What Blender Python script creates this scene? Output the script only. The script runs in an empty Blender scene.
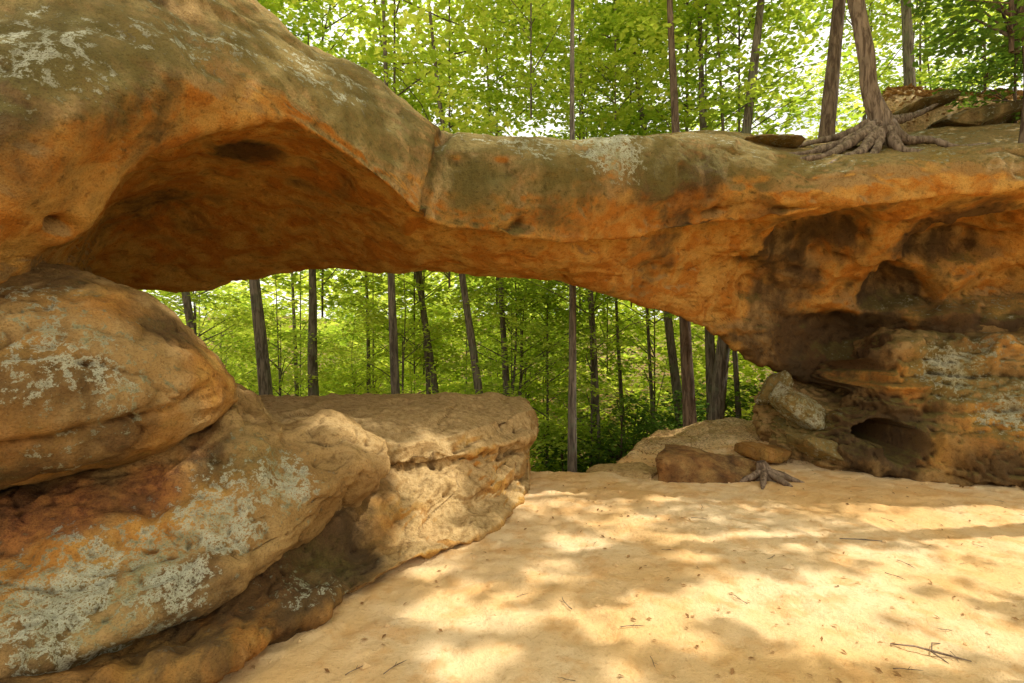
import bpy, math, random
import numpy as np
from mathutils import Vector
random.seed(3); rng=np.random.default_rng(7)
C=bpy.context.scene.collection
def W(px,py,Y): return ((px-512)/512*Y, Y, 1.6+(341.5-py)/512*Y)
# ---------- noise ----------
def vn(P,seed=0):
    I=np.floor(P).astype(np.int64); F=P-I; F=F*F*F*(F*(F*6-15)+10)
    out=np.zeros(len(P))
    for a in (0,1):
        for b in (0,1):
            for c in (0,1):
                n=((I[:,0]+a)*73856093)^((I[:,1]+b)*19349663)^((I[:,2]+c)*83492791)^(seed*2654435)
                n&=0xffffffff; n=((n^(n>>13))*1274126177)&0xffffffff; n^=n>>16
                n=(n*668265263)&0xffffffff; n^=n>>15
                w=(F[:,0] if a else 1-F[:,0])*(F[:,1] if b else 1-F[:,1])*(F[:,2] if c else 1-F[:,2])
                out+=w*((n&0xffff)/65535.0)
    return out
def fbm(P,s=1.0,o=4,seed=0):
    t=np.zeros(len(P)); a=.5; n=0
    for k in range(o):
        t+=a*vn(P*s+k*17.3,seed+k); n+=a; a*=.5; s*=2.07
    return t/n
def sm(a,b,x):
    t=np.clip((x-a)/(b-a),0,1); return t*t*(3-2*t)
# ---------- mesh helpers ----------
def mk(name,V,F,mat,parent=None,smooth=True,attrs=None,origin=(0,0,0)):
    V=np.asarray(V,dtype=np.float64)-np.array(origin); F=np.asarray(F,dtype=np.int32)
    me=bpy.data.meshes.new(name); k=F.shape[1]
    me.vertices.add(len(V)); me.vertices.foreach_set('co',V.astype(np.float32).ravel())
    me.loops.add(F.size); me.loops.foreach_set('vertex_index',F.ravel())
    me.polygons.add(len(F)); me.polygons.foreach_set('loop_start',np.arange(0,F.size,k,dtype=np.int32))
    me.polygons.foreach_set('use_smooth',np.full(len(F),smooth,dtype=bool))
    me.update(calc_edges=True)
    if attrs:
        for a,v in attrs.items():
            at=me.attributes.new(a,'FLOAT','POINT'); at.data.foreach_set('value',v.astype(np.float32))
    me.materials.append(mat)
    o=bpy.data.objects.new(name,me); C.objects.link(o)
    if parent: o.parent=parent
    else: o.location=origin
    return o
def tag(o,label,cat,group=None,kind=None):
    o['label']=label; o['category']=cat
    if group: o['group']=group
    if kind: o['kind']=kind
    return o
def empty(name,loc=(0,0,0)):
    o=bpy.data.objects.new(name,None); C.objects.link(o); o.location=loc; o.empty_display_size=.2; return o
def cr(A,t,closed):
    n=len(A); i=np.floor(t).astype(int)
    if not closed: i=np.clip(i,0,n-2)
    f=(t-i).reshape((-1,)+(1,)*(A.ndim-1))
    ix=(lambda k:(i+k)%n) if closed else (lambda k:np.clip(i+k,0,n-1))
    a,b,c,d=A[ix(-1)],A[ix(0)],A[ix(1)],A[ix(2)]
    return .5*((2*b)+(c-a)*f+(2*a-5*b+4*c-d)*f*f+(3*b-a-3*c+d)*f**3)
def resample(A,step,closed):
    n=len(A); T=np.linspace(0,n if closed else n-1,n*40+1)
    D=cr(A,T,closed); L=np.linalg.norm(np.diff(D,axis=0),axis=-1)
    L=L.reshape(len(L),-1).mean(1)+1e-6
    s=np.concatenate([[0],np.cumsum(L)]); N=max(8,int(s[-1]/step))
    q=np.linspace(0,s[-1],N,endpoint=not closed)
    return cr(A,np.interp(q,s,T),closed)
def loft(S,step):
    S=np.array(S,dtype=float)
    A=resample(S,step,False)
    B=resample(np.swapaxes(A,0,1).copy(),step,True)
    return np.swapaxes(B,0,1).copy()
def normals(P):
    du=np.gradient(P,axis=0); dv=np.roll(P,-1,1)-np.roll(P,1,1)
    N=np.cross(du,dv); N/=np.linalg.norm(N,axis=-1,keepdims=True)+1e-9
    c=P.mean(1,keepdims=True)
    if ((P-c)*N).sum()<0: N=-N
    return N
def gridfaces(nu,nv,closed=True):
    i=np.arange(nu-1)[:,None]; j=np.arange(nv if closed else nv-1)[None,:]; j2=(j+1)%nv
    return np.stack([i*nv+j,i*nv+j2,(i+1)*nv+j2,(i+1)*nv+j],-1).reshape(-1,4)
def segdist(P,a,b):
    a=np.array(a);b=np.array(b); ab=b-a; t=np.clip(((P-a)@ab)/(ab@ab),0,1)
    return np.linalg.norm(P-a-t[:,None]*ab,axis=1)
def blobs(P,L):
    m=np.zeros(len(P))
    for (c,r,s) in L: m=np.maximum(m,s*np.exp(-(np.linalg.norm(P-np.array(c),axis=1)/r)**2))
    return m
def terr(x,k,w=.18):
    t=x*k; f=t-np.floor(t); return (np.floor(t)+sm(.5-w,.5+w,f))/k
def rockify(P,N,seed=0,big=.12,med=.05,fine=.016,strata=.03,pits=.06,sfreq=5,dents=(),grooves=(),dip=0.0,crag=.0,cragmask=None,crack=0.):
    sh=P.shape; p=P.reshape(-1,3); n=N.reshape(-1,3)
    cm=1.0 if cragmask is None else cragmask(p)
    d=big*(fbm(p,.8,3,seed)-.5)*2+med*(fbm(p,3.0,3,seed+9)-.5)*2+fine*(fbm(p,11,4,seed+21)-.5)*2
    s=p[:,2]+dip*p[:,0]+.35*fbm(p,.6,3,seed+31)
    q=np.stack([p[:,0]*.35,p[:,1]*.35,s*sfreq],1); st=fbm(q,1,3,seed+41)
    edge=sm(.25,.9,fbm(p,.9,2,seed+5)); d+=strata*(np.abs(st-.5)*-4+.6)*edge*(1+(0 if cragmask is None else 1.5*cm))
    if crag:
        q=np.stack([p[:,0]*1.3,p[:,1]*1.3,s*2.6],1)
        d+=cm*(crag*2*(terr(fbm(q,1.1,3,seed+81),8,.12)-.5)+crag*.6*(terr(fbm(q,3.1,2,seed+91),5,.15)-.5))
    if crack:
        q=np.stack([p[:,0]*.8,p[:,1]*.8,s*2.0],1)
        e=sm(.45,.6,fbm(p,1.1,2,seed+120)); f=fbm(q,1.2,4,seed+111)
        d-=crack*np.exp(-((f-.5)/.010)**2)*e
        f=fbm(q+7,.9,4,seed+131); d-=crack*.8*np.exp(-((f-.47)/.008)**2)*(1-e)
    pt=fbm(p,1.7,3,seed+51); d-=pits*sm(.60,.72,pt)
    pt=fbm(p,5.5,2,seed+61); d-=pits*.3*sm(.66,.78,pt)
    wv=np.stack([fbm(p,2.2,3,seed+100+k)-.5 for k in range(3)],1)*.45
    for (c,r,a) in dents: d-=a*np.exp(-(np.linalg.norm((p+wv*r*2.4-np.array(c))*np.array([.75,.8,1.5]),axis=1)/r)**3)
    for (pl,r,a) in grooves:
        w=wv*.25
        dd=np.min([segdist(p+w,pl[k],pl[k+1]) for k in range(len(pl)-1)],axis=0)
        d-=a*np.exp(-(dd/r)**2)
    return (p+n*d[:,None]).reshape(sh)
def close_ends(P):
    a=P[:1].mean(1,keepdims=True)+0*P[:1]; b=P[-1:].mean(1,keepdims=True)+0*P[-1:]
    return np.concatenate([a,P,b],0)
AT=('m_lichen','m_orange','m_dark','m_moss','m_rust','m_pale')
def rock(name,S,mat,step=.03,parent=None,masks=None,origin=(0,0,0),holes=(),**k):
    P=loft([[W(*q) for q in r] for r in S],step); N=normals(P)
    P=rockify(P,N,**k); P0=close_ends(P).reshape(-1,3)
    for (a,r,vec,sc3) in holes:
        p=P.reshape(-1,3); wv=np.stack([fbm(p,3,2,300+j)-.5 for j in range(3)],1)*.15
        g=np.exp(-(np.linalg.norm((p+wv-np.array(a))*np.array(sc3),axis=1)/r)**12)
        P=(p+g[:,None]*np.array(vec)).reshape(P.shape)
    P=close_ends(P); N=normals(P); p=P.reshape(-1,3)
    at={a:np.zeros(len(p)) for a in AT}
    if masks: at.update(masks(P0,N.reshape(-1,3)))
    return mk(name,p,gridfaces(*P.shape[:2]),mat,parent,attrs=at,origin=origin)
def blobrock(name,c,r,mat,seed=0,box=.6,amp=.12,n=70,rot=0,tilt=0,lich=0.,orange=0.,dark=0.,moss=0.,pale=0.,cuts=8,rust=0.):
    rg=np.random.default_rng(seed)
    th=np.linspace(0,math.pi,n)[:,None]; ph=np.linspace(0,2*math.pi,2*n,endpoint=False)[None,:]
    s=lambda x:np.sign(x)*np.abs(x)**box
    D=np.stack([s(np.sin(th))*s(np.cos(ph)),s(np.sin(th))*s(np.sin(ph)),s(np.cos(th))+0*ph],-1).reshape(-1,3)
    for _ in range(cuts):
        v=rg.normal(0,1,3); v/=np.linalg.norm(v); h=(D@v).max()*rg.uniform(.55,.85)
        D=D-np.clip(D@v-h,0,None)[:,None]*v
    P=D*np.array(r); R=max(r)
    nn=P/(np.linalg.norm(P,axis=1,keepdims=True)+1e-9)
    Q=P+np.array(c)
    d=amp*R*((fbm(Q,1.3/R,3,seed)-.5)*1.2+.8*(fbm(Q,5/R,4,seed+3)-.5))
    d+=amp*R*1.6*(terr(fbm(np.stack([Q[:,0],Q[:,1],Q[:,2]*2.5],1),1.6/R,3,seed+31),7,.08)-.5)
    P=P+nn*d[:,None]
    a,b=math.radians(rot),math.radians(tilt)
    Rm=np.array([[math.cos(a),-math.sin(a),0],[math.sin(a),math.cos(a),0],[0,0,1]])@np.array([[math.cos(b),0,math.sin(b)],[0,1,0],[-math.sin(b),0,math.cos(b)]])
    P=P@Rm.T; o=np.ones(len(P))
    return mk(name,P+np.array(c),gridfaces(n,2*n),mat,None,attrs=dict(m_lichen=o*lich,m_orange=o*orange,m_dark=o*dark,m_moss=o*moss,m_rust=o*rust,m_pale=o*pale),origin=(c[0],c[1],c[2]-r[2]))
class MB:
    def __init__(s): s.v=[];s.f=[];s.n=0
    def add(s,V,F): s.v.append(V); s.f.append(F+s.n); s.n+=len(V)
    def tube(s,pts,rad,n=8,rough=0,seed=0,step=None):
        pts=np.array(pts,float); rad=np.array(rad,float)
        if step:
            A=np.concatenate([pts,rad[:,None]],1); A=resample(A,step,False); pts,rad=A[:,:3],A[:,3]
        T=np.gradient(pts,axis=0); T/=np.linalg.norm(T,axis=1,keepdims=True)+1e-9
        up=np.array([0.02,1,.01]) if abs(T[:,2]).mean()>.5 else np.array([0,0,1.])
        X=np.cross(T,up); X/=np.linalg.norm(X,axis=1,keepdims=True)+1e-9; Y=np.cross(T,X)
        a=np.linspace(0,2*math.pi,n,endpoint=False)
        P=pts[:,None,:]+rad[:,None,None]*(np.cos(a)[None,:,None]*X[:,None,:]+np.sin(a)[None,:,None]*Y[:,None,:])
        if rough:
            q=P.reshape(-1,3)*np.array([1,1,.35]); d=(fbm(q,1.2/max(rad.max(),.03),3,seed)-.5)*2*rough
            P=P+(P-pts[:,None,:])*d.reshape(P.shape[:2])[:,:,None]
        s.add(P.reshape(-1,3),gridfaces(len(pts),n))
    def build(s,name,mat,parent=None,origin=(0,0,0),smooth=True):
        return mk(name,np.concatenate(s.v),np.concatenate(s.f),mat,parent,smooth,origin=origin)
# ---------- materials ----------
def newmat(name):
    m=bpy.data.materials.new(name); m.use_nodes=True; nt=m.node_tree; nt.nodes.clear()
    return m,nt
class G:
    def __init__(s,nt): s.nt=nt
    def n(s,t,**k):
        x=s.nt.nodes.new(t)
        for a,b in k.items(): setattr(x,a,b)
        return x
    def l(s,a,b): s.nt.links.new(a,b)
    def coord(s,scale=(1,1,1),kind='Object'):
        tc=s.n('ShaderNodeTexCoord'); mp=s.n('ShaderNodeMapping'); mp.inputs['Scale'].default_value=scale
        s.l(tc.outputs[kind],mp.inputs[0]); return mp.outputs[0]
    def noise(s,co,sc,det=6,rough=.6,dist=0):
        x=s.n('ShaderNodeTexNoise'); x.inputs['Scale'].default_value=sc; x.inputs['Detail'].default_value=det
        x.inputs['Roughness'].default_value=rough; x.inputs['Distortion'].default_value=dist; s.l(co,x.inputs['Vector']); return x.outputs[0]
    def ss(s,v,a,b):
        x=s.n('ShaderNodeMapRange',interpolation_type='SMOOTHSTEP'); s.put(v,x.inputs[0]); x.inputs[1].default_value=a; x.inputs[2].default_value=b; return x.outputs[0]
    def put(s,v,i):
        if isinstance(v,(int,float)): i.default_value=v
        elif isinstance(v,tuple): i.default_value=(*v,1) if len(v)==3 else v
        else: s.l(v,i)
    def m(s,op,a,b=0,c=None):
        x=s.n('ShaderNodeMath',operation=op); s.put(a,x.inputs[0]); s.put(b,x.inputs[1])
        if c is not None: s.put(c,x.inputs[2])
        return x.outputs[0]
    def mix(s,f,a,b,mode='MIX'):
        x=s.n('ShaderNodeMix',data_type='RGBA',blend_type=mode); s.put(f,x.inputs[0]); s.put(a,x.inputs[6]); s.put(b,x.inputs[7]); return x.outputs[2]
    def attr(s,nm): x=s.n('ShaderNodeAttribute'); x.attribute_name=nm; return x.outputs['Fac']
    def bump(s,h,st,dist,nrm=None):
        x=s.n('ShaderNodeBump'); x.inputs['Strength'].default_value=st; x.inputs['Distance'].default_value=dist; s.l(h,x.inputs['Height'])
        if nrm: s.l(nrm,x.inputs['Normal'])
        return x.outputs[0]
    def out(s,col,rough,nrm=None,spec=.2):
        b=s.n('ShaderNodeBsdfPrincipled'); s.put(col,b.inputs['Base Color']); s.put(rough,b.inputs['Roughness']); b.inputs['Specular IOR Level'].default_value=spec
        if nrm: s.l(nrm,b.inputs['Normal'])
        o=s.n('ShaderNodeOutputMaterial'); s.l(b.outputs[0],o.inputs[0])
def rock_material():
    m,nt=newmat('sandstone'); g=G(nt); co=g.coord()
    n1=g.noise(co,.9,4,.6,.4); n2=g.noise(co,3.2,6,.62,.6); n3=g.noise(co,19,6,.70); n4=g.noise(co,90,3,.7)
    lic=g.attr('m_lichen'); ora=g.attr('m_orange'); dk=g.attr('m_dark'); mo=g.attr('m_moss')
    col=g.mix(g.ss(n1,.35,.65),(.36,.21,.068),(.48,.31,.12))
    col=g.mix(g.m('MULTIPLY',g.ss(n2,.42,.62),.7),col,(.31,.17,.055))
    of=g.ss(g.m('ADD',g.m('MULTIPLY',n2,1.1),g.m('SUBTRACT',g.m('MULTIPLY',ora,.66),.72)),-.05,.38)
    col=g.mix(of,col,g.mix(g.ss(n2,.38,.62),(.50,.19,.026),(.66,.37,.09)))
    rf=g.ss(g.m('ADD',g.m('MULTIPLY',n2,.8),g.attr('m_rust')),.75,1.1)
    col=g.mix(rf,col,g.mix(g.ss(n3,.4,.6),(.42,.17,.045),(.27,.10,.035)))
    sn=g.noise(g.coord((5,5,.5)),1,3,.6)
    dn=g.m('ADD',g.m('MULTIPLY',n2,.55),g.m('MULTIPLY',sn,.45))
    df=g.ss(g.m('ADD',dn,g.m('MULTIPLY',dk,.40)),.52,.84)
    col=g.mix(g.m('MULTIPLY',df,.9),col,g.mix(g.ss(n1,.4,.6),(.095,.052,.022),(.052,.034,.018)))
    mf=g.ss(g.m('ADD',g.m('MULTIPLY',n3,.5),g.m('ADD',g.m('MULTIPLY',n2,.35),g.m('MULTIPLY',mo,.4))),.57,.84)
    col=g.mix(g.m('MULTIPLY',mf,.72),col,(.165,.135,.034))
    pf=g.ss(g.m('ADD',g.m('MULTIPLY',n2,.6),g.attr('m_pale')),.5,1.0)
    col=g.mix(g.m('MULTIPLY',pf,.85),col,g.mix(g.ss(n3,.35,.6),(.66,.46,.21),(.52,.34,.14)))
    ln=g.m('ADD',g.m('MULTIPLY',n3,.72),g.m('ADD',g.m('MULTIPLY',n2,.22),g.m('MULTIPLY',lic,.20)))
    lf=g.m('MULTIPLY',g.ss(ln,.58,.63),g.ss(lic,.05,.35))
    lf=g.m('MULTIPLY',lf,g.ss(n4,.38,.50))
    col=g.mix(g.m('MULTIPLY',lf,.82),col,g.mix(g.ss(n2,.38,.6),(.37,.37,.20),(.62,.61,.43)))
    col=g.mix(g.m('MULTIPLY',g.ss(n4,.45,.68),.45),col,g.mix(1.0,col,(.36,.33,.30),'MULTIPLY'))
    col=g.mix(g.m('MULTIPLY',g.ss(n3,.52,.68),.6),col,g.mix(1.0,col,(.40,.35,.30),'MULTIPLY'))
    geo=g.n('ShaderNodeNewGeometry'); pt=geo.outputs['Pointiness']  # crease shade and edge light painted into the colour from curvature
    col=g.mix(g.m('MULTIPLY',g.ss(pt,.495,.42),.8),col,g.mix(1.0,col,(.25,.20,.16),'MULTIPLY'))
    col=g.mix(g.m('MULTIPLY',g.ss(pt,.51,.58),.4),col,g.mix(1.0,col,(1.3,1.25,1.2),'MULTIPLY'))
    h=g.m('ADD',g.m('MULTIPLY',n3,.6),g.m('MULTIPLY',n4,.22))
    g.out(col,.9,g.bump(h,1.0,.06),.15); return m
def sand_material():
    m,nt=newmat('sandy_soil'); g=G(nt); co=g.coord()
    n1=g.noise(co,.7,4,.6,.3); n2=g.noise(co,4,6,.65); n3=g.noise(co,28,5,.7); n4=g.noise(co,150,3,.7)
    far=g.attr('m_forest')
    col=g.mix(g.ss(n1,.35,.65),(.76,.47,.19),(.83,.61,.34))
    col=g.mix(g.m('MULTIPLY',g.ss(n2,.48,.64),.6),col,(.68,.36,.12))
    col=g.mix(g.m('MULTIPLY',g.ss(n3,.54,.68),.45),col,(.53,.30,.12))
    col=g.mix(g.m('MULTIPLY',g.ss(n4,.60,.68),.5),col,(.30,.18,.10))
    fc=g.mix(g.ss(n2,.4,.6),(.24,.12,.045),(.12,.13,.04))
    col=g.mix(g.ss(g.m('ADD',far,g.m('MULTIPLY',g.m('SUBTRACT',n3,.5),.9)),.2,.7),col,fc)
    nb=g.bump(g.m('ADD',g.m('MULTIPLY',n2,.5),g.m('ADD',g.m('MULTIPLY',n3,.5),g.m('MULTIPLY',n4,.14))),1.0,.05)
    g.out(col,.95,nb,.1); return m
def bark_material(name,a,b,c=None):
    m,nt=newmat(name); g=G(nt); co=g.coord((9,9,1.3)); n=g.noise(co,2.2,5,.65,.8); co2=g.coord((1,1,1)); n2=g.noise(co2,3,4,.6)
    col=g.mix(g.ss(n,.38,.62),a,b)
    col=g.mix(g.m('MULTIPLY',g.ss(n2,.52,.66),.6),col,c or b)
    g.out(col,.9,g.bump(n,.9,.03),.15); return m
def leaf_material(name,cols,trans=.5,rough=.45):
    m,nt=newmat(name); g=G(nt)
    geo=g.n('ShaderNodeNewGeometry'); oi=g.n('ShaderNodeObjectInfo')
    n=g.noise(g.coord((1,1,1)),.8,2,.5)
    f=g.m('ADD',g.m('MULTIPLY',geo.outputs['Random Per Island'],.55),g.m('ADD',g.m('MULTIPLY',g.ss(n,.35,.65),.3),g.m('MULTIPLY',oi.outputs['Random'],.25)))
    cp=g.n('ShaderNodeValToRGB'); g.l(f,cp.inputs[0]); e=cp.color_ramp.elements
    e[0].position=.1; e[0].color=(*cols[0],1); e[1].position=.95; e[1].color=(*cols[2],1); x=e.new(.5); x.color=(*cols[1],1)
    d=g.n('ShaderNodeBsdfDiffuse'); g.l(cp.outputs[0],d.inputs[0])
    t=g.n('ShaderNodeBsdfTranslucent'); g.l(g.mix(1.0,cp.outputs[0],(1.4,1.35,.8),'MULTIPLY'),t.inputs[0])
    mx=g.n('ShaderNodeMixShader'); mx.inputs[0].default_value=trans; g.l(d.outputs[0],mx.inputs[1]); g.l(t.outputs[0],mx.inputs[2])
    o=g.n('ShaderNodeOutputMaterial'); g.l(mx.outputs[0],o.inputs[0]); return m
ROCK=rock_material(); SAND=sand_material()
BARK=bark_material('grey_bark',(.09,.07,.05),(.25,.20,.145),(.16,.17,.10))
BARKB=bark_material('brown_bark',(.08,.05,.032),(.22,.15,.095),(.15,.12,.08))
ROOT=bark_material('weathered_root',(.10,.065,.04),(.29,.205,.135),(.19,.14,.09))
LEAF=leaf_material('broad_leaf',[(.20,.32,.045),(.42,.53,.08),(.64,.66,.16)],.62)
LEAFD=leaf_material('dark_leaf',[(.06,.12,.025),(.12,.21,.035),(.24,.34,.06)],.45,.35)
DRY=leaf_material('dry_leaf',[(.14,.07,.03),(.30,.16,.06),(.50,.32,.15)],.1,.8)
# ---------- terrain ----------
def gz(X,Y):
    X=np.asarray(X,float);Y=np.asarray(Y,float)
    ye=6.2+2.6*sm(.9,2.7,X)
    z=-5.2*sm(0,11,Y-ye)-.35*sm(0,.8,Y-ye)
    z=z-.03*np.clip(Y-18,0,12)+.16*np.clip(Y-32,0,80)
    z=z+.26*sm(2.2,3.8,X)*sm(6.4,8.6,Y)*(1-sm(9,11,Y))
    r=sm(7.9,8.5,Y)*sm(.0,1.2,X-.60*Y)
    zh=4.6+.8*np.clip(Y-7.2,0,1.7)+.22*np.clip(Y-8.9,0,30)
    return z*(1-r)+zh*r
def axis(a,b,step,lo,hi):
    m=np.arange(a,b,step); u=[b]; s=step
    while u[-1]<hi: s*=1.13; u.append(u[-1]+s)
    l=[a-step]; s=step
    while l[-1]>lo: s*=1.13; l.append(l[-1]-s)
    return np.concatenate([l[::-1],m,u])
xs=axis(-4,7,.026,-400,400); ys=axis(1.8,9,.026,-400,500)
XX,YY=np.meshgrid(xs,ys,indexing='ij'); p=np.stack([XX.ravel(),YY.ravel(),0*XX.ravel()],1)
def micro(p):
    return .06*(fbm(p,.6,3,3)-.5)+.035*(fbm(p,2.6,3,5)-.5)+.024*(fbm(p,13,3,8)-.5)-.016*sm(.56,.64,fbm(p,4.3,2,13))+.015*terr(fbm(p,1.1,3,44),6,.1)+.16*sm(6.2,7.2,p[:,1])*sm(.8,2,p[:,0])*(fbm(p,3.4,3,77)-.5)
z=gz(p[:,0],p[:,1]); near=1-sm(12,30,np.abs(p[:,1])+np.abs(p[:,0])*.3)
z=z+near*micro(p)+(1-near)*2*(fbm(p,.06,3,2)-.5)
p[:,2]=z
def gh(x,y):
    x=np.atleast_1d(np.asarray(x,float)); y=np.atleast_1d(np.asarray(y,float)); return gz(x,y)+micro(np.stack([x,y,0*x],1))
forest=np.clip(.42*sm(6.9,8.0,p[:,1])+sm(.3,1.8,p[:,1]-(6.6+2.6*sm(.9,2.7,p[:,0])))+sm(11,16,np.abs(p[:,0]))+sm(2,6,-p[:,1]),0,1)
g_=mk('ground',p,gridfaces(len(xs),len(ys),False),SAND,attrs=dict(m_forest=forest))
g_['kind']='structure'
# ---------- the arch ----------
def tops(N,a=.2,b=.8): return sm(a,b,N[:,2])
arch=empty('sandstone_arch',(0,6,0)); 
tag(arch,'massive natural sandstone arch spanning the clearing with orange underside','rock arch')
S=[
 [(-500,380,5),(-450,400,3.4),(-260,420,2.4),(-80,420,2.35),(25,400,2.9),(50,420,4.2),(55,420,6.2),(-200,420,7)],
 [(-500,200,5),(-420,180,3.4),(-220,230,2.3),(-60,262,2.25),(28,268,2.8),(58,285,4.2),(64,285,6.3),(-200,250,7)],
 [(-350,50,5),(-360,40,3.2),(-150,120,2.2),(0,185,2.35),(72,232,2.8),(82,240,4.2),(70,262,6.4),(-100,150,7)],
 [(-100,-170,5),(-200,-170,3.3),(-30,10,2.55),(70,105,2.5),(132,158,2.95),(122,205,4.7),(88,280,6.5),(50,100,7.2)],
 [(150,-90,5.4),(120,-170,3.9),(130,-30,3.1),(170,65,2.9),(203,127,3.2),(205,190,5.1),(195,289,6.9),(190,150,7.5)],
 [(265,50,5.8),(258,5,4.5),(250,28,3.8),(262,76,3.5),(292,122,3.6),(298,190,5.2),(303,272,6.9),(300,180,7.5)],
 [(375,105,6),(365,76,4.8),(352,98,4.2),(358,140,3.95),(380,178,4.1),(398,232,5.4),(395,272,6.7),(400,180,7.3)],
 [(428,150,6.2),(420,120,5.0),(412,145,4.6),(408,175,4.45),(415,208,4.65),(430,244,5.6),(438,271,6.6),(440,190,7.1)],
 [(455,150,6.3),(450,135,5.3),(448,150,5.02),(442,190,4.97),(442,224,5.05),(455,250,5.7),(463,272,6.6),(465,190,7.1)],
 [(505,150,6.4),(505,140,5.5),(505,152,5.1),(503,196,5.05),(502,234,5.2),(503,256,5.8),(510,272,6.7),(505,200,7.2)],
 [(570,150,6.8),(570,142,5.7),(570,158,5.25),(570,200,5.25),(570,240,5.55),(575,262,6.1),(582,281,6.9),(575,200,7.5)],
 [(640,148,7.2),(640,135,5.9),(640,150,5.5),(640,195,5.5),(640,234,5.85),(640,266,6.5),(640,303,7.1),(640,220,7.9)],
 [(715,142,7.6),(713,131,6.1),(722,152,5.7),(725,190,5.7),(728,224,6.0),(725,275,7.0),(718,333,7.5),(715,240,8.4)],
 [(790,150,8.2),(790,150,6.3),(800,162,5.7),(802,188,5.6),(808,212,5.75),(800,276,7.2),(792,374,7.8),(795,250,8.8)],
 [(870,148,8.4),(870,152,6.2),(880,160,5.6),(882,178,5.5),(885,202,5.6),(872,278,7.0),(862,378,7.7),(870,280,9)],
 [(950,140,8.4),(950,147,6.1),(960,155,5.55),(962,170,5.4),(965,192,5.45),(950,254,6.7),(945,345,7.0),(950,280,9)],
 [(1050,130,8.4),(1050,138,6.0),(1050,147,5.45),(1050,162,5.3),(1050,184,5.3),(1040,252,6.4),(1040,340,6.7),(1040,280,9)],
 [(1250,120,8.4),(1250,120,6.0),(1250,130,5.3),(1250,150,5.2),(1250,170,5.3),(1250,260,5.8),(1250,335,6.0),(1250,280,9)],
 [(1500,120,8.4),(1500,120,6.0),(1500,130,5.3),(1500,150,5.2),(1500,170,5.3),(1500,260,5.5),(1500,335,5.6),(1500,280,9)]]
S2=[]
for r in S:
    a,b,c_=np.array(r[3]),np.array(r[4]),np.array(r[5])
    S2.append(r[:4]+[tuple(b+(a-b)*.22),tuple(b+(c_-b)*.03),tuple(b+(c_-b)*.14+np.array([0,-5,.1]))]+r[5:])
S=S2
JOINT=[W(446,126,5.2),W(438,150,4.85),W(430,185,4.75),W(424,222,4.8)]
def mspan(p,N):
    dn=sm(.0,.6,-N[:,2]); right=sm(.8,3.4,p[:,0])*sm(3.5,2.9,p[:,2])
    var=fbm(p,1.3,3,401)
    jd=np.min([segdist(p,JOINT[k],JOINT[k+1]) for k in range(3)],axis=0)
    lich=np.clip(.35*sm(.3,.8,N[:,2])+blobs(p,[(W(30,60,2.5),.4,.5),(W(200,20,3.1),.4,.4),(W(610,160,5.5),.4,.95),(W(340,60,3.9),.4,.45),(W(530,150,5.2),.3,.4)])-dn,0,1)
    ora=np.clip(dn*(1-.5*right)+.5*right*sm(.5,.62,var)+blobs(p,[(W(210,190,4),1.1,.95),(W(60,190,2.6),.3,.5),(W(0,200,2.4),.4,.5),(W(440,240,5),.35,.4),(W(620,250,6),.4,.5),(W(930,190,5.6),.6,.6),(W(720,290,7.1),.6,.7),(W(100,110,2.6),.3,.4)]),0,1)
    dk=np.clip(right*(.55-.9*sm(.48,.64,var)*.6)+1.0*np.exp(-(jd/.06)**2)+blobs(p,[(W(250,165,4.3),.26,1.5),(W(150,230,5),.7,.5),(W(330,210,5),.5,.4),(W(660,175,5.5),.45,.75),(W(700,180,5.6),.6,.7),(W(560,190,5.2),.6,.6),(W(480,180,5.),.5,.6),(W(390,90,4.3),.6,.55),(W(840,350,7.4),.6,1.),(W(900,290,6.9),.5,.7),(W(650,262,6.5),.4,.5),(W(830,235,6.6),.45,.8),(W(120,90,2.6),.5,.6),(W(0,120,2.4),.4,.6),(W(40,30,2.5),.6,.7),(W(200,0,3.2),.6,.5),(W(960,235,6.3),.5,.7),(W(950,335,6.8),.5,1.)]),0,1.4)  # weathering stains and joint line, plus painted shade in hollows and alcove
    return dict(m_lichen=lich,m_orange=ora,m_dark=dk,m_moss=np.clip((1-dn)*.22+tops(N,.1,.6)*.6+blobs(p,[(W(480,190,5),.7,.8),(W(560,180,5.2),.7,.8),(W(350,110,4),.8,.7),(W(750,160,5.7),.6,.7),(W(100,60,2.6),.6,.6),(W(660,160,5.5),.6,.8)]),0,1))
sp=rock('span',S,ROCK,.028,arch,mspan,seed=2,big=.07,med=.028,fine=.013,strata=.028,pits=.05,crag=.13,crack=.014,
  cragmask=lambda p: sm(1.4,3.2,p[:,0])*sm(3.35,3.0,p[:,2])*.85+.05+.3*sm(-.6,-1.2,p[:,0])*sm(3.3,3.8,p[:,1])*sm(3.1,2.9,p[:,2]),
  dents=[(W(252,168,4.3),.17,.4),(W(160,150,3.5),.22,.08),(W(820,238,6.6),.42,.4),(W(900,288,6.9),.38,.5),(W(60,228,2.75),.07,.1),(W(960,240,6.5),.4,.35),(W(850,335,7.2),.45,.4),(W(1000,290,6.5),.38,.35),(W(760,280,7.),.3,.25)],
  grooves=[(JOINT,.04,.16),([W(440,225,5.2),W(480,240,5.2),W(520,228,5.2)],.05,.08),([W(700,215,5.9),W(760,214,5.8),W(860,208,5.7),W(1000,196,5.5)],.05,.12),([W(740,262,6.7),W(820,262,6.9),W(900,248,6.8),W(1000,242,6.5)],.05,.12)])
sp.location=(0,-6,0)
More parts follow.
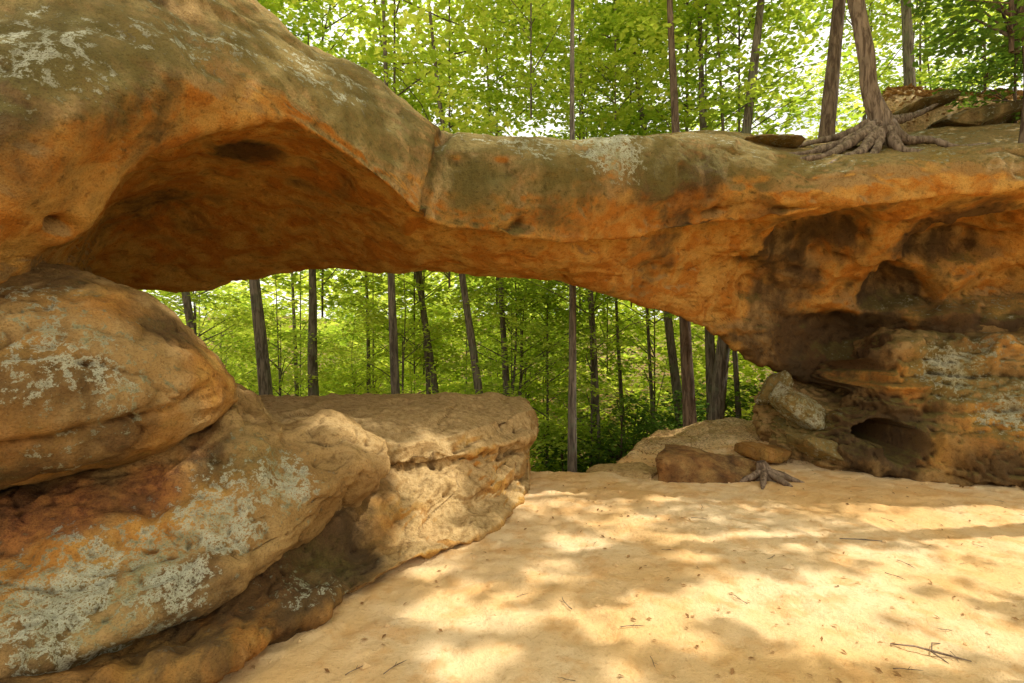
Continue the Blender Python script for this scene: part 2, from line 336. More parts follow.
S=[
 [(758,400,8.2),(756,402,7.8),(756,408,7.7),(756,418,7.7),(758,425,7.7),(760,430,7.8),(765,425,8.2),(765,400,8.2)],
 [(790,375,8.3),(785,388,7.6),(782,400,7.3),(782,412,7.1),(784,435,7.0),(786,460,7.0),(795,470,8.2),(790,400,8.4)],
 [(830,365,8.3),(828,390,7.5),(826,404,7.1),(826,415,6.9),(826,440,6.7),(826,472,6.6),(830,470,8),(830,400,8.4)],
 [(862,335,8),(860,352,7.2),(860,372,6.8),(862,398,6.6),(862,425,6.5),(862,478,6.35),(865,480,8),(865,400,8.4)],
 [(900,315,8),(898,335,6.9),(898,350,6.5),(900,385,6.35),(900,420,6.3),(900,482,6.1),(905,480,8),(900,400,8.4)],
 [(950,310,8),(950,330,6.7),(950,344,6.35),(950,380,6.2),(950,420,6.05),(950,488,5.95),(950,490,8),(950,400,8.4)],
 [(1010,305,8),(1010,324,6.5),(1010,340,6.1),(1010,380,5.95),(1010,430,5.8),(1010,494,5.7),(1010,500,8),(1010,400,8.4)],
 [(1120,290,8),(1120,310,6.2),(1120,330,5.8),(1120,380,5.6),(1120,440,5.4),(1120,500,5.4),(1120,510,8),(1120,400,8.4)],
 [(1400,280,8),(1400,290,5.9),(1400,320,5.5),(1400,380,5.4),(1400,440,5.3),(1400,510,5.2),(1400,520,8),(1400,400,8.4)]]
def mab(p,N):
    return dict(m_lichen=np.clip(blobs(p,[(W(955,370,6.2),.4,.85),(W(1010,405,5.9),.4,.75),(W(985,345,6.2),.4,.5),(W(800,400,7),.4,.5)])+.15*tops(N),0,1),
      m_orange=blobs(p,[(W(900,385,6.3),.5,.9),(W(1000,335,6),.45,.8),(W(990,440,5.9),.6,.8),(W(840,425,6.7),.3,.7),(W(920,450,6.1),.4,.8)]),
      m_dark=np.clip(.1+blobs(p,[(W(878,438,6.4),.42,3.),(W(855,365,7.),.5,1.5),(W(930,405,6.2),.3,.5),(W(1000,470,5.7),.4,.7),(W(950,325,6.6),.4,1.2)]),0,3),m_moss=np.clip(.1+.6*tops(N)+blobs(p,[(W(950,370,6.2),.5,1.),(W(800,420,7),.4,.7),(W(1010,400,5.9),.4,.7)]),0,1))  # shade of cave mouth and recess painted in as dark colour
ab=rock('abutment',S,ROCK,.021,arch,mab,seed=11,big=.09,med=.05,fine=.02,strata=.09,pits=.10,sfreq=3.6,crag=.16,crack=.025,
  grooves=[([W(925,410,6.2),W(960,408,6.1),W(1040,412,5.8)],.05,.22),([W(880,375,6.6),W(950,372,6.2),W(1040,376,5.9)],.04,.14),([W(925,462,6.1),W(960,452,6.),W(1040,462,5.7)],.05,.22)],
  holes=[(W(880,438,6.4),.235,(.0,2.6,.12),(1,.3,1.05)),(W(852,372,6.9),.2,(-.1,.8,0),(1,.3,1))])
ab.location=(0,-6,0)
# ---------- left rocks ----------
S=[
 [(-430,330,3.5),(-420,340,2.6),(-420,350,2.4),(-420,380,2.3),(-420,450,2.3),(-420,480,2.5),(-420,450,3.5)],
 [(-200,250,3.8),(-200,255,2.7),(-200,290,2.1),(-200,370,1.95),(-200,450,2.05),(-200,500,2.3),(-180,480,3.6)],
 [(15,280,3.9),(0,264,3.0),(0,302,2.5),(0,370,2.28),(0,440,2.3),(0,483,2.55),(20,470,3.7)],
 [(100,300,4.0),(90,276,3.15),(90,308,2.7),(92,370,2.5),(96,430,2.52),(102,462,2.75),(105,450,3.8)],
 [(160,330,4.0),(158,305,3.3),(164,328,2.95),(168,370,2.78),(168,415,2.78),(168,442,2.95),(165,430,3.8)],
 [(205,370,3.9),(208,346,3.45),(214,362,3.2),(218,385,3.1),(216,405,3.1),(212,420,3.2),(205,410,3.8)],
 [(230,392,3.7),(234,382,3.5),(237,386,3.4),(239,393,3.38),(238,399,3.38),(235,403,3.42),(230,400,3.7)]]
def mb1(p,N):
    return dict(m_lichen=np.clip(blobs(p,[(W(70,340,2.5),.35,.7),(W(130,380,2.6),.3,.65),(W(20,300,2.5),.3,.5),(W(60,450,2.5),.2,.5),(W(20,390,2.3),.25,.5)]),0,1),
     m_orange=np.clip(blobs(p,[(W(205,375,3.1),.4,.75),(W(110,300,2.8),.35,.75),(W(0,440,2.4),.4,.8),(W(150,420,2.8),.3,.7),(W(40,350,2.4),.3,.5)]),0,1),m_rust=blobs(p,[(W(120,450,2.6),.25,.5),(W(200,350,3.1),.2,.35),(W(40,420,2.3),.2,.35)]),
     m_dark=blobs(p,[(W(120,440,2.6),.35,.6),(W(40,400,2.4),.4,.55),(W(170,330,3),.3,.6),(W(20,460,2.4),.3,.7),(W(60,290,2.8),.3,.5)]),m_moss=.42+0*p[:,0])
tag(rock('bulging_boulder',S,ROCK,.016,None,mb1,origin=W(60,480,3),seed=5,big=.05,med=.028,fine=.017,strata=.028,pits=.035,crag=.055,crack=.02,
  grooves=[([W(0,440,2.3),W(100,425,2.5),W(230,380,3.1)],.03,.05)]),'rounded ochre sandstone boulder bulging out at left under the arch foot','boulder')
S=[
 [(-300,560,3.4),(-300,570,2.2),(-300,600,2.0),(-300,660,1.9),(-300,700,2.0),(-300,690,3.2)],
 [(0,470,3.7),(0,486,2.75),(0,550,2.48),(0,625,2.2),(0,676,2.18),(0,655,3.2)],
 [(60,462,3.8),(60,474,2.88),(60,535,2.58),(62,612,2.3),(62,662,2.26),(60,640,3.3)],
 [(120,450,3.9),(120,459,3.0),(125,525,2.7),(124,598,2.4),(122,640,2.38),(130,610,3.4)],
 [(185,425,4.0),(185,432,3.2),(188,495,2.9),(188,570,2.6),(188,612,2.58),(190,580,3.6)],
 [(238,392,4.2),(238,406,3.4),(246,462,3.08),(250,532,2.8),(250,572,2.82),(250,550,3.7)],
 [(285,425,4.3),(276,436,3.6),(298,474,3.31),(304,508,3.12),(302,534,3.16),(300,520,3.9)],
 [(335,425,4.4),(335,424,3.9),(352,448,3.7),(352,476,3.52),(342,504,3.58),(345,500,4.1)],
 [(372,448,4.4),(378,446,4.15),(388,458,4.0),(388,472,3.95),(380,486,4.0),(375,480,4.3)]]
def mb2(p,N):
    return dict(m_lichen=np.clip(blobs(p,[(W(60,605,2.35),.4,.95),(W(150,575,2.55),.36,1.),(W(220,525,2.85),.3,1.),(W(280,488,3.2),.27,.95),(W(0,625,2.3),.3,.85),(W(260,455,3.2),.25,.6),(W(20,550,2.4),.18,.5)]),0,1),
     m_rust=np.clip(blobs(p,[(W(10,530,2.6),.30,.8),(W(80,520,2.75),.32,.8),(W(150,495,2.9),.3,.75),(W(205,460,3.2),.26,.7)]),0,1),
     m_orange=np.clip(blobs(p,[(W(40,550,2.5),.45,.8),(W(160,520,2.8),.4,.8),(W(340,440,3.8),.3,.3)]),0,1),m_pale=blobs(p,[(W(345,440,3.9),.45,.65)]),  # sunlight on the end lumps painted in as paler colour
     m_dark=blobs(p,[(W(210,450,3.1),.25,.5),(W(60,660,2.3),.3,.8),(W(180,605,2.6),.3,.7),(W(20,490,2.7),.3,.5),(W(110,500,2.8),.2,.5)]),m_moss=np.clip(blobs(p,[(W(100,630,2.4),.5,.8),(W(260,455,3.2),.35,.8),(W(0,560,2.5),.25,.5),(W(230,550,2.8),.3,.5)]),0,1))
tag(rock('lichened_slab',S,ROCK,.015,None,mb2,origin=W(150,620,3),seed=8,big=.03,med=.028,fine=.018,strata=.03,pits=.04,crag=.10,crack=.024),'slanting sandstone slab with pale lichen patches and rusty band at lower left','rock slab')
S=[
 [(-100,640,4.2),(-100,560,4.2),(-100,560,3.0),(-100,600,2.5),(-98,610,2.45),(-96,620,2.45),(-94,640,2.35),(-80,690,2.15),(-60,740,2.0),(-60,760,4)],
 [(80,560,4.2),(80,540,4.2),(80,545,3.2),(85,590,2.75),(86,600,2.72),(88,610,2.7),(90,625,2.58),(95,668,2.36),(105,705,2.25),(110,700,4)],
 [(180,480,5.4),(180,440,5.3),(190,470,4.0),(200,530,3.2),(200,545,3.15),(202,555,3.12),(205,575,2.95),(212,630,2.62),(220,666,2.48),(225,640,5)],
 [(235,460,6.3),(235,402,6.0),(248,408,4.9),(262,432,4.1),(268,444,4.0),(270,450,4.0),(276,500,3.6),(282,578,3.06),(292,624,2.87),(300,560,6)],
 [(320,460,6.5),(320,399,6.2),(326,406,5.1),(338,434,4.4),(345,450,4.3),(345,456,4.35),(355,485,4.0),(350,548,3.55),(356,594,3.27),(340,560,6.3)],
 [(400,460,6.7),(400,397,6.4),(402,407,5.4),(404,444,4.6),(407,462,4.5),(406,468,4.52),(414,492,4.25),(406,526,3.98),(415,562,3.72),(400,540,6.5)],
 [(460,460,6.9),(460,396,6.6),(458,405,5.8),(464,432,5.1),(471,452,4.95),(466,460,5.0),(460,488,4.6),(446,518,4.3),(457,548,4.05),(450,520,6.7)],
 [(505,450,7.0),(500,396,6.9),(502,401,6.4),(513,416,5.85),(520,440,5.6),(511,451,5.62),(500,478,5.1),(486,502,4.76),(493,530,4.45),(490,500,6.8)],
 [(522,440,7.0),(518,398,7.0),(524,400,6.7),(533,410,6.3),(538,438,6.05),(528,448,6.1),(521,470,5.6),(512,484,5.35),(520,500,5.2),(520,480,6.8)],
 [(528,440,7.1),(524,408,7.1),(528,406,7.0),(536,413,6.8),(540,434,6.5),(532,446,6.5),(530,462,6.1),(524,474,5.9),(530,485,5.8),(530,470,6.9)]]
S2=[]
for r in S:
    a,b,c_=np.array(r[2]),np.array(r[3]),np.array(r[4])
    S2.append(r[:3]+[tuple(b+(a-b)*.12),tuple(b),tuple(b+(c_-b)*.2),tuple(c_+(b-c_)*.15)]+r[4:])
S=S2
def mled(p,N):
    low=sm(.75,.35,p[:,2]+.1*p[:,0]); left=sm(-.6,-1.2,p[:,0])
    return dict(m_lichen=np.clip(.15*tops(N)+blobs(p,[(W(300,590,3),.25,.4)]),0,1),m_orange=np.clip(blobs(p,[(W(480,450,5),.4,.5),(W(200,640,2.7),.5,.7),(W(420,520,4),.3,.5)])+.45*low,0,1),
     m_pale=np.clip(.6*tops(N,.3,.8)*(1-low*left)+blobs(p,[(W(440,480,4.6),.5,.7),(W(500,430,5.6),.6,.6),(W(430,530,4.1),.3,.5)]),0,1),  # pale tan top, plus sunlit patches painted into the colour
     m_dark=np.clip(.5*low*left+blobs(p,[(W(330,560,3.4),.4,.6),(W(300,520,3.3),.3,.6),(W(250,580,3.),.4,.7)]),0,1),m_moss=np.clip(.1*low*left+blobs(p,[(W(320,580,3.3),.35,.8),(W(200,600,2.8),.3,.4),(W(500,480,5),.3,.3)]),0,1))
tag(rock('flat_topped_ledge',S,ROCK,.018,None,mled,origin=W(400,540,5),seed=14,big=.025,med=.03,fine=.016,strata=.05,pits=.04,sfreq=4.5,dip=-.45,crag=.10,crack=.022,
  cragmask=lambda p: 1-.85*sm(4.2,4.8,p[:,1])*sm(.5,.7,p[:,2]),
  grooves=[([W(536,446,6.1),W(508,454,5.5),W(480,470,4.9),W(450,492,4.5)],.035,.09),([W(530,468,5.9),W(480,505,4.8),W(440,530,4.2)],.03,.08),([W(540,428,6.3),W(515,430,5.7),W(468,446,5.0),W(430,470,4.5)],.02,.05)]),
  'flat topped sandstone ledge with layered undercut side in middle of clearing','rock ledge')
R_=[('block_rock',W(704,474,6.2),(.68,.42,.27),52,.3,.12,-4,4,.0,.2,.4,.2,.0,4,.5,'low reddish sandstone block on the sand below the right arch foot','rock'),
 ('block_rock',W(800,405,6.9),(.36,.22,.20),22,.35,.12,15,38,.7,.0,.3,1.,.3,8,0,'pale greenish tilted block leaning at the foot of right abutment','rock'),
 ('block_rock',W(775,390,7.2),(.30,.2,.13),27,.35,.12,30,-52,.5,.0,.4,.9,.1,8,0,'small grey-green rock wedged behind the tilted pale block','rock'),
 ('block_rock',W(818,448,6.55),(.34,.25,.12),23,.35,.12,5,16,.4,.1,.3,.9,.3,8,0,'flat mossy slab lying left of the small cave','rock'),
 ('block_rock',W(765,452,6.9),(.30,.3,.10),25,.4,.16,15,8,.0,.6,.4,.2,.0,5,.3,'low orange rock between the reddish block and right abutment','rock'),
 ('block_rock',W(630,476,6.4),(.55,.35,.13),26,.6,.1,-10,-6,.1,.2,.0,.1,.7,8,0,'pale low sandstone hump at the far edge of the sand','rock'),
 ('block_rock',W(985,118,7.6),(.70,.4,.15),29,.4,.14,5,-12,.3,.2,.6,.7,0,8,0,'grey-brown slab on the soil bank at upper right corner','rock'),
 ('block_rock',W(925,106,7.9),(.36,.3,.09),30,.4,.14,0,-18,.3,.1,.6,.7,0,8,0,'tilted thin slab behind the rooted tree on the arch','rock'),
 ('block_rock',W(765,146,6.6),(.42,.3,.05),31,.5,.12,0,0,.4,.1,.2,.7,.1,8,0,'thin pale slab on the arch crest left of the tree roots','rock')]
for (nm,c,r,sd,bx,am,ro,ti,li,orr,da,mo,pa_,cu,ru,lab,cat) in R_:
    tag(blobrock(nm,c,r,ROCK,sd,bx,am,80,ro,ti,li,orr,da,mo,pa_,cu,ru),lab,cat)
# ---------- foliage ----------
def leafmesh(Cn,L,tilt,rg,wid=.55):
    n=len(Cn); a=rg.uniform(0,2*np.pi,n); d=np.stack([np.cos(a),np.sin(a),rg.normal(-.15,.25,n)],1)
    d/=np.linalg.norm(d,axis=1,keepdims=True)
    nn=np.stack([rg.normal(0,tilt,n),rg.normal(0,tilt,n),np.ones(n)],1); s=np.cross(nn,d); s/=np.linalg.norm(s,axis=1,keepdims=True)+1e-9
    L=(L*rg.uniform(.65,1.25,n))[:,None]; up=np.cross(d,s)
    V=np.stack([Cn-d*L*.5,Cn+s*L*wid*.5+up*L*.08-d*L*.05,Cn+d*L*.5,Cn-s*L*wid*.5+up*L*.08-d*L*.05],1).reshape(-1,3)
    return V,np.arange(4*n).reshape(-1,4)
def crown(seed,z0,z1,R,ns,per,L,low=.5,spr=(.45,.95),keep=None,every=4):
    rg=np.random.default_rng(seed); u=rg.uniform(0,1,ns); zc=z0+(z1-z0)*u
    prof=np.sqrt(np.clip(1-((u-low)/(low+.05))**2,.05,1))
    a=rg.uniform(0,2*np.pi,ns); r=R*prof*np.sqrt(rg.uniform(.08,1,ns))
    ctr=np.stack([r*np.cos(a),r*np.sin(a),zc],1); P=[]
    for c in ctr:
        q=rg.uniform(*spr); k=int(per*rg.uniform(.5,1.4)*(q/.7)**2)
        rr=q*np.sqrt(rg.uniform(0,1,k)); b=rg.uniform(0,2*np.pi,k)
        tl=rg.normal(0,.22,2); x=rr*np.cos(b)*1.2;y=rr*np.sin(b)*.8
        P.append(c+np.stack([x,y,-.25*rr**2+tl[0]*x+tl[1]*y+rg.normal(0,.06,k)],1))
    P=np.concatenate(P)
    if keep is not None: P=P[keep(P)]
    V,F=leafmesh(P,L,.55,rg,.62)
    mb=MB(); zs=[max(.2,c[2]-.35*np.hypot(c[0],c[1])-.3) for c in ctr[::every]]
    zz=np.linspace(min(zs)-.2,max(zs)+.2,6); mb.tube([(0,0,q) for q in zz],[.03,.03,.028,.025,.02,.01],5)
    for c,h in zip(ctr[::every],zs):
        s=np.array([0,0,h]); md=(s+c)/2+rg.normal(0,.12,3)+np.array([0,0,.1])
        mb.tube([s,md,c],[.024,.014,.004],4)
    return V,F,mb
def crown_objs(nm,seed,mat,bark,*a,**k):
    V,F,mb=crown(seed,*a,**k)
    return mk('crown',V,F,mat,smooth=False),mb.build('branches',bark)
CR={'tall':[crown_objs('t',s,LEAF,BARK,6.5,17,3.1,90,54,.19,spr=(.5,1.05)) for s in (1,2,3)],
    'under':[crown_objs('u',s,LEAF,BARK,1.2,9,2.7,88,54,.165) for s in (4,5,6)],
    'shrub':[crown_objs('s',s,LEAFD,BARKB,.1,1.7,1.0,36,130,.12,spr=(.25,.5)) for s in (7,8)]}
protos=[o for v in CR.values() for t in v for o in t]
def put_part(src,root,sc=1,rz=0,loc=(0,0,0)):
    c=src.copy(); C.objects.link(c); c.parent=root; c.rotation_euler=(0,0,rz); c.scale=(sc,)*3; c.location=loc; return c
def trunk(root,x,diam,lean,H,bark,wob):
    mb=MB(); k=9; hs=np.linspace(0,H,k); w=np.cumsum(rng.normal(0,wob*.5,(k,2)),0)*np.linspace(0,1,k)[:,None]
    pts=[(lean[0]*h+w[i,0],lean[1]*h+w[i,1],h) for i,h in enumerate(hs)]
    rad=[diam/2*(1.15 if i==0 else (1-.9*(h/H))**1.2+.03) for i,h in enumerate(hs)]
    mb.tube(pts,rad,10,.10,int(abs(x*10)),step=.35); mb.build('trunk',bark,root)
def tree(name,x,y,kind,label,group=None,diam=.2,lean=(0,0),H=17,sc=1,bark=BARK,z=None,var=None,wob=.12,cat='tree',coff=(0,0,0)):
    z=float(gz(x,y))-.1 if z is None else z
    root=empty(name,(x,y,z)); tag(root,label,cat,group)
    if kind!='shrub': trunk(root,x,diam,lean,H,bark,wob)
    co,bo=CR[kind][var if var is not None else rng.integers(len(CR[kind]))]
    rz=rng.uniform(0,6.28); off=(lean[0]*9+coff[0],lean[1]*9+coff[1],coff[2]) if kind=='tall' else (lean[0]*4+coff[0],coff[1],coff[2])
    put_part(co,root,sc,rz,off); put_part(bo,root,sc,rz,off)
    return root
T=[(203,186,10.5,9,'dark leaning trunk, leftmost of those seen under the arch'),
 (268,259,11,14,'stout grey trunk seen just above the left end of the ledge'),
 (296,290,16,6,'thin trunk between the two stout trunks left of centre'),
 (314,312,12.5,13,'stout dark trunk, second stout one from the left under the arch'),
 (368,366,15,6,'thin straight trunk just left of the dark trunk behind the ledge'),
 (396,392,10.5,10,'dark straight trunk rising behind the middle of the ledge'),
 (430,423,13,6,'thin pale trunk right of the dark trunk behind the ledge'),
 (481,466,11,9,'trunk leaning left behind the right end of the ledge'),
 (508,502,12,8,'slim trunk next to the leaning one, behind the ledge tip'),
 (572,572,8.2,8,'straight slim trunk standing at the centre of the opening'),
 (594,590,12,5,'thin trunk close on the right of the central trunk'),
 (622,616,15,5,'slim trunk deep in the forest right of the central trunk'),
 (652,646,13,4,'thin trunk left of the two brown trunks under the arch'),
 (689,683,9.2,11,'stout reddish brown trunk beside the right foot of the arch'),
 (712,708,11,10,'grey trunk just right of the reddish brown one at right'),
 (738,732,11,5,'thin trunk, rightmost seen under the arch')]
for i,(p4,p2,Y,w,lab) in enumerate(T):
    sl=((p2-p4)/512*Y)/(120/512*Y); x=(p4-512)/512*Y; zb=float(gz(x,Y)); zr=1.6-58/512*Y
    x0=x-(zr-zb)*sl
    nearr=Y<9.5
    tree('forest_tree',x0,Y,'tall',lab,None,w/512*Y*1.15,(sl,0),rng.uniform(12,15),.6 if nearr else (rng.uniform(.9,1.0) if w>7 else .75),BARKB if i==13 else BARK,wob=.1 if i<9 else .04,coff=(-.6,1.5,3.) if nearr else (0,.8,0))
for (pa,pb,Y,w,lab) in [(646,630,12,8,'grey trunk above the arch leaning left, middle of the sky gap'),
  (746,760,10,11,'dark trunk leaning right above the arch, left of the rooted tree'),
  (396,376,13,7,'slim trunk above the arch shoulder, leaning left'),
  (912,906,13,8,'slim trunk behind the rooted tree at upper right')]:
    sl=(pb-pa)/130; x=(pa-512)/512*Y; zb=float(gz(x,Y)); zr=1.6+210/512*Y
    tree('forest_tree',x-(zr-zb)*sl,Y,'tall',lab,None,w/512*Y*1.3,(sl,0),17,.8,BARK,var=1,wob=.08,coff=(0,1,0))
G1='leafy trees filling the forest beyond the arch'
for i in range(44):
    Y=rng.uniform(13.5,34) if i<34 else rng.uniform(11,16); px=rng.uniform(60,1050); x=(px-512)/512*Y
    kd='tall' if rng.uniform()<.25 else 'under'
    if i>=34: kd='under'; px=rng.uniform(130,640); x=(px-512)/512*Y
    tree('forest_tree',x,Y,kd,'slender leafy tree filling in the forest beyond the arch',G1,rng.uniform(.06,.11),(rng.normal(0,.06),0),rng.uniform(13,17) if kd=='tall' else 8.5,rng.uniform(.85,1.2) if i<34 else .7)
G2='dark leafy shrubs on the slope beyond the arch'
for i in range(24):
    if i<14: Y=rng.uniform(11,17); px=rng.uniform(120,790)
    else: Y=rng.uniform(10.6,13.5); px=rng.uniform(560,790)
    x=(px-512)/512*Y
    tree('understory_shrub',x,Y,'shrub','dark leafy shrub on the slope beyond the arch',G2,sc=rng.uniform(.7,1.2),cat='shrub')
# rooted tree on the arch
bx,by,bz=W(872,138,6.7); b0=np.array([bx,by,bz-.15]); rt=empty('rooted_tree',tuple(b0)); tag(rt,'tree with grey trunk and spreading bare roots standing on top of the arch','tree')
mb=MB(); 
mb.tube([np.array(W(*q))-b0 for q in [(894,174,6.7),(887,145,6.7),(879,118,6.72),(870,90,6.75),(866,55,6.8),(856,0,6.9),(836,-120,7),(840,-300,7.1),(870,-480,7.2)]],[.32,.21,.13,.105,.096,.09,.085,.08,.05],16,.25,5,step=.05)
mb.build('trunk',ROOT,rt)
for q in [[(876,124,6.6),(850,139,6.45),(826,147,6.3),(800,154,6.12),(772,153,6.1),(745,146,6.1)],[(870,128,6.5),(848,143,6.25),(826,155,6.0),(796,160,5.95),(775,168,5.82)],
  [(876,130,6.45),(862,150,6.1),(838,159,5.9),(822,170,5.74)],[(888,128,6.45),(899,148,6.2),(925,152,6.02),(950,158,5.85)],
  [(888,124,6.55),(907,139,6.45),(930,139,6.4),(955,146,6.25),(990,143,6.15)],[(884,119,6.75),(902,118,7.1),(925,110,7.5),(945,98,7.9)],
  [(880,130,6.4),(876,150,6.1),(862,160,5.87)],[(870,123,6.7),(845,134,6.8),(815,141,6.75),(785,148,6.65)]]:
    m2=MB(); pts=[np.array(W(*t))-b0-np.array([0,0,.01]) for t in q]; n=len(pts)
    m2.tube(pts,[.075-.06*i/(n-1) for i in range(n)],8,.55,7,step=.04); m2.build('root',ROOT,rt)
co,bo=CR['tall'][0]; put_part(co,rt,.6,1,(0,1.3,5)); put_part(bo,rt,.6,1,(0,1.3,5))
x,y,zz=W(826,118,8.6); tree('leaning_tree',x,y,'tall','dark brown tree leaning right just left of the rooted tree',None,.22,(.10,0),14,.65,BARKB,z=zz-.4,coff=(0,1,2))
for (px,py,Y,s) in [(1015,70,7.6,.75),(985,35,9.2,.8),(1010,95,8.8,.45)]:
    x,y,zz=W(px,py+40,Y); tree('bank_shrub',x,y,'shrub','dark evergreen shrub with glossy leaves at the upper right corner','evergreen shrubs at the upper right corner',sc=s,z=zz-.4*s,cat='shrub')
for (x,y,zc,hh,s,lab) in [(6.05,6.1,4.1,1.25,.9,'dark evergreen shrub hanging into the upper right corner'),(7.3,7.3,4.5,1.5,1.1,'taller evergreen shrub behind the one in the upper right corner')]:
    root=empty('evergreen_shrub',(x,y,zc)); tag(root,lab,'shrub'); m2=MB(); m2.tube([(0,0,-.4),(.1,0,.5*hh),(-.05,0,hh+.8)],[.05,.04,.02],7,.2,step=.1); m2.build('stem',BARKB,root)
    co,bo=CR['shrub'][0]; put_part(co,root,s,.5+x,(-.1,0,hh-.3)); put_part(bo,root,s,.5+x,(-.1,0,hh-.3))
rg=np.random.default_rng(99); P=[]
for i in range(2600):
    Y=rg.uniform(22,56); x=rg.uniform(-1.1,1.1)*Y; r_=rg.uniform(); zc=rg.uniform(-7,5+.11*Y) if r_<.82 else rg.uniform(2,.36*Y+2)
    k=rg.integers(22,50); q=rg.uniform(.9,2.2); r=q*np.sqrt(rg.uniform(0,1,k)); b=rg.uniform(0,6.28,k)
    P.append(np.stack([x+r*np.cos(b),Y+r*np.sin(b),zc+rg.normal(0,.45,k)-.1*r],1))
V,F=leafmesh(np.concatenate(P),.50,.6,rg,.65)
ff=mk('distant_forest',V,F,LEAF,smooth=False); tag(ff,'hazy bright green mass of distant forest foliage','forest',kind='stuff')
# canopy outside the view; leaves cut away along sun rays to chosen lit spots
G3='canopy trees around the sandy clearing outside the view'
SUN=np.array([.50,.06,.865]); SUN/=np.linalg.norm(SUN)
def gp(px,py): Y=1.6*512/(py-341.5); return ((px-512)/512*Y,Y,0.)
GAPS=[(gp(800,612),.36),(gp(855,590),.24),(gp(745,590),.18),(gp(480,610),.16),(gp(625,627),.13),(gp(430,562),.18),(gp(585,540),.16),(gp(700,560),.10),(gp(560,575),.07),(gp(960,520),.22),(gp(900,560),.14),(gp(1000,640),.16),(gp(650,520),.10),(gp(520,500),.12),(gp(690,640),.07),(gp(930,610),.16),(gp(900,655),.12),(gp(1005,575),.16),
 (W(430,480,4.6),.3),(W(345,440,4.0),.26),(W(440,525,4.1),.2),(W(322,455,3.9),.12),(W(515,425,5.8),.28),(W(480,400,6),.25),(W(470,145,5.3),.25),(W(740,150,5.9),.3),(W(380,480,4.),.1),(W(560,150,5.5),.2),(W(330,20,4),.14),(W(190,480,3.),.05)]
rg=np.random.default_rng(17)
for _ in range(60): GAPS.append((gp(rg.uniform(420,1020),rg.uniform(490,675)),rg.uniform(.02,.08)))
def keepfn(cx,cy,cz):
    def f(P):
        Q=P+np.array([cx,cy,cz]); k=np.ones(len(P),bool)
        Q=Q+np.stack([fbm(Q,1.6,2,200)-.5,fbm(Q,1.6,2,210)-.5,0*Q[:,0]],1)*.3
        for (g0,r) in GAPS:
            v=Q-np.array(g0); d=np.linalg.norm(v-(v@SUN)[:,None]*SUN,axis=1); k&=d>r+.08
        return k
    return f
for i,(x,y,zb,ns) in enumerate([(3.3,2.4,0.,50),(6.2,4.6,2.5,40),(6.9,1.9,1.,38),(8.9,7.2,4.5,24),(6.9,6.1,4.2,14)]):
    root=empty('canopy_tree',(x,y,zb)); tag(root,'tall leafy canopy tree outside the view, cut open for sun patches','tree',G3)
    V,F,mb=crown(60+i,7.4-.4*(zb>0),11.5,3.0,ns,125,.17,spr=(.5,.95),keep=keepfn(x,y,zb),every=6)
    mk('crown',V,F,LEAF,root,False); mb.build('branches',BARK,root); trunk(root,x,.24,(0,0),12,BARK,.05)
for o in protos: bpy.data.objects.remove(o)
# ---------- litter ----------
rg=np.random.default_rng(5); n=1000; px=rg.uniform(-4,6.5,n); py=rg.uniform(1.9,8,n)
keep=fbm(np.stack([px,py,0*px],1),.9,2,4)>.42+rg.uniform(-.1,.12,n); px,py=px[keep],py[keep]
qy=rg.uniform(6.6,9,1600); qx=rg.uniform(1.3,3.9,1600); px=np.concatenate([px,qx]); py=np.concatenate([py,qy])
V,F=leafmesh(np.stack([px,py,gh(px,py)+.008],1),.036,.35,rg,.5)
tag(mk('leaf_litter',V,F,DRY,smooth=False),'scattered dry leaf fragments on the sandy ground','leaf litter',kind='stuff')
n=6500; py=rg.uniform(7.9,10.5,n); px=py*rg.uniform(.63,1.15,n)
V,F=leafmesh(np.stack([px,py,gh(px,py)+.015],1),.11,.45,rg,.5)
tag(mk('bank_leaf_litter',V,F,DRY,smooth=False),'reddish brown fallen leaves covering the soil bank at upper right','leaf litter',kind='stuff')
n=900; px=rg.uniform(-1.5,6,n); py=rg.uniform(2.2,8,n); s=rg.gamma(1.6,.004,n)[:,None,None]+.0025
O=np.array([[1,0,0],[0,1,0],[-1,0,0],[0,-1,0],[0,0,1],[0,0,-1.]])*np.array([1,1,.7])
V=(O[None]*(1+rg.uniform(-.3,.3,(n,6,1)))*s+np.stack([px,py,gh(px,py)+.003],1)[:,None,:]).reshape(-1,3)
F=np.array([[0,1,4],[1,2,4],[2,3,4],[3,0,4],[1,0,5],[2,1,5],[3,2,5],[0,3,5]])[None]+6*np.arange(n)[:,None,None]
o=mk('pebbles',V,F.reshape(-1,3),SAND,smooth=False,attrs=dict(m_forest=np.full(len(V),.1))); tag(o,'tiny pebbles and soil crumbs strewn over the sand','pebbles',kind='stuff')
pr=[]
for s in range(3):
    rg=np.random.default_rng(s+50); L=.16; pts=[(i*L/4-.08,rg.normal(0,.008),.008+abs(rg.normal(0,.004))) for i in range(5)]
    mb=MB(); mb.tube(pts,[.003,.0025,.0025,.0025,.001],5,.2,3); mb.tube([pts[2],(pts[2][0]+.03,.03,.012)],[.002,.001],4); pr.append(mb.build('twig',ROOT))
for i in range(22):
    px_=rng.uniform(330,1020); py_=rng.uniform(500,680); Y=1.6*512/(py_-341.5); x=(px_-512)/512*Y
    if x<-1.3+ (Y-2.5)*.35: continue
    o=pr[i%3].copy(); C.objects.link(o); o.location=(x,Y,float(gh(x,Y)[0])+.002); s=rng.uniform(.4,1.0); o.scale=(s,s,s); o.rotation_euler=(0,0,rng.uniform(0,6.28))
    tag(o,'short dry twig lying on the sandy ground','twig','dry twigs scattered on the sand')
for o in pr: bpy.data.objects.remove(o)
x,y,_=W(930,655,2.62)
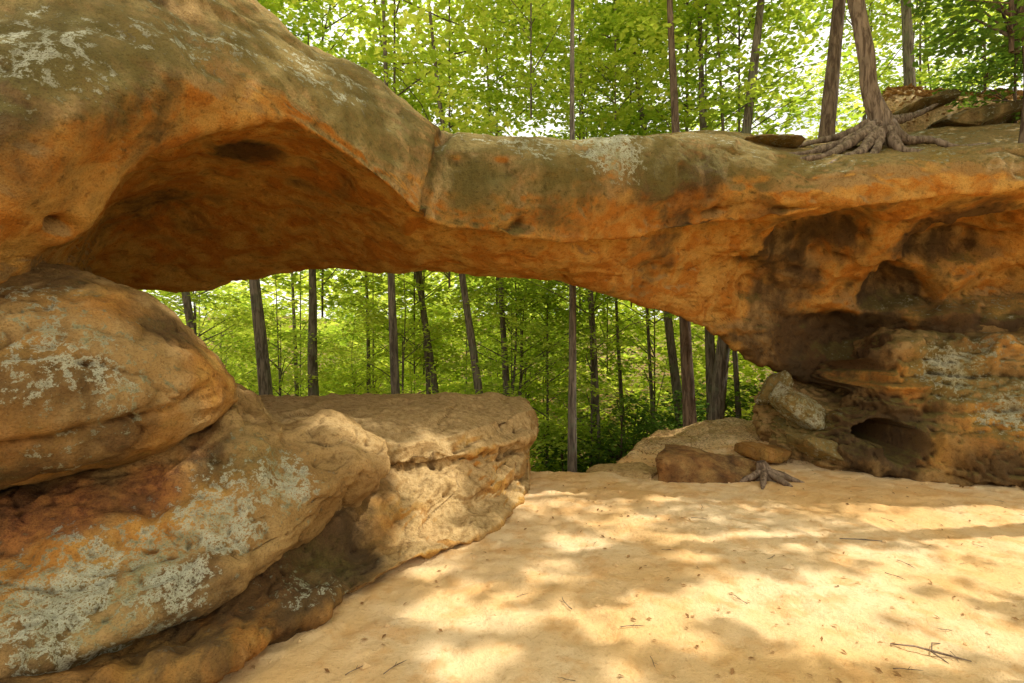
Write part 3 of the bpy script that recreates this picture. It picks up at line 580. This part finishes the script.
mb=MB(); mb.tube([(-.16,.06,.02),(-.06,.02,.03),(.03,-.02,.02),(.14,-.08,.015)],[.003,.005,.006,.003],6,.2); mb.tube([(.0,-.01,.02),(.05,.05,.03),(.12,.08,.01)],[.004,.003,.002],5,.2); mb.tube([(.0,0,.02),(.02,-.09,.01)],[.005,.002],5)
o=mb.build('dry_root',ROOT); o.location=(x,y,float(gh(x,y)[0])); tag(o,'pale forked dead root poking out of sand at lower right','root')
x,y,_=W(862,537,4.1)
mb=MB(); mb.tube([(-.16,.03,.015),(0,0,.02),(.17,-.02,.012)],[.004,.006,.003],6,.2); o=mb.build('stick',BARK); o.location=(x,y,float(gh(x,y)[0])); tag(o,'thin dark stick lying on the sand at right','stick')
x,y,zz=W(765,482,5.95); st=empty('weathered_stump',(x,y,0)); tag(st,'weathered grey root stump beside the low reddish block','stump')
mb=MB(); mb.tube([(0,0,-.05),(.0,.02,.08),(-.03,.03,.2)],[.16,.10,.05],12,.4,4,step=.02); mb.build('stump',ROOT,st)
for a in (200,240,290,340,20):
    m2=MB(); c,s=math.cos(math.radians(a)),math.sin(math.radians(a)); m2.tube([(0,0,.1),(.15*c,.15*s,.06),(.3*c,.3*s,.02),(.42*c,.42*s,-.02)],[.05,.04,.03,.01],7,.3,step=.03); m2.build('root',ROOT,st)
# ---------- light, sky, camera ----------
w=bpy.data.worlds.new('World'); bpy.context.scene.world=w; w.use_nodes=True; nt=w.node_tree; g=G(nt)
sky=nt.nodes.new('ShaderNodeTexSky'); sky.sky_type='NISHITA'; sky.sun_disc=False
sky.sun_elevation=math.asin(SUN[2]); sky.sun_rotation=math.atan2(SUN[0],SUN[1]); sky.dust_density=5; sky.air_density=1.2; sky.ozone_density=1
cl=g.noise(g.coord((1,1,2),'Generated'),2.2,6,.55,.3)
mixc=g.mix(g.ss(cl,.22,.5),sky.outputs[0],(10.6,10.3,9.3))
nt.links.new(mixc,nt.nodes['Background'].inputs[0]); nt.nodes['Background'].inputs[1].default_value=.15
L=bpy.data.lights.new('Sun','SUN'); L.energy=5; L.angle=math.radians(.55); L.color=(1,.98,.93)
lo=bpy.data.objects.new('Sun',L); C.objects.link(lo); lo.rotation_euler=Vector(SUN).to_track_quat('Z','Y').to_euler(); lo.location=(8,6,14)
cam=bpy.data.cameras.new('Camera'); cam.lens=18; cam.sensor_width=36; cam.clip_end=2000; cam.clip_start=.05
co=bpy.data.objects.new('Camera',cam); C.objects.link(co); co.location=(0,0,1.6); co.rotation_euler=(math.pi/2,0,0)
sc=bpy.context.scene; sc.camera=co; sc.view_settings.view_transform='Standard'; sc.view_settings.look='None'; sc.view_settings.exposure=0
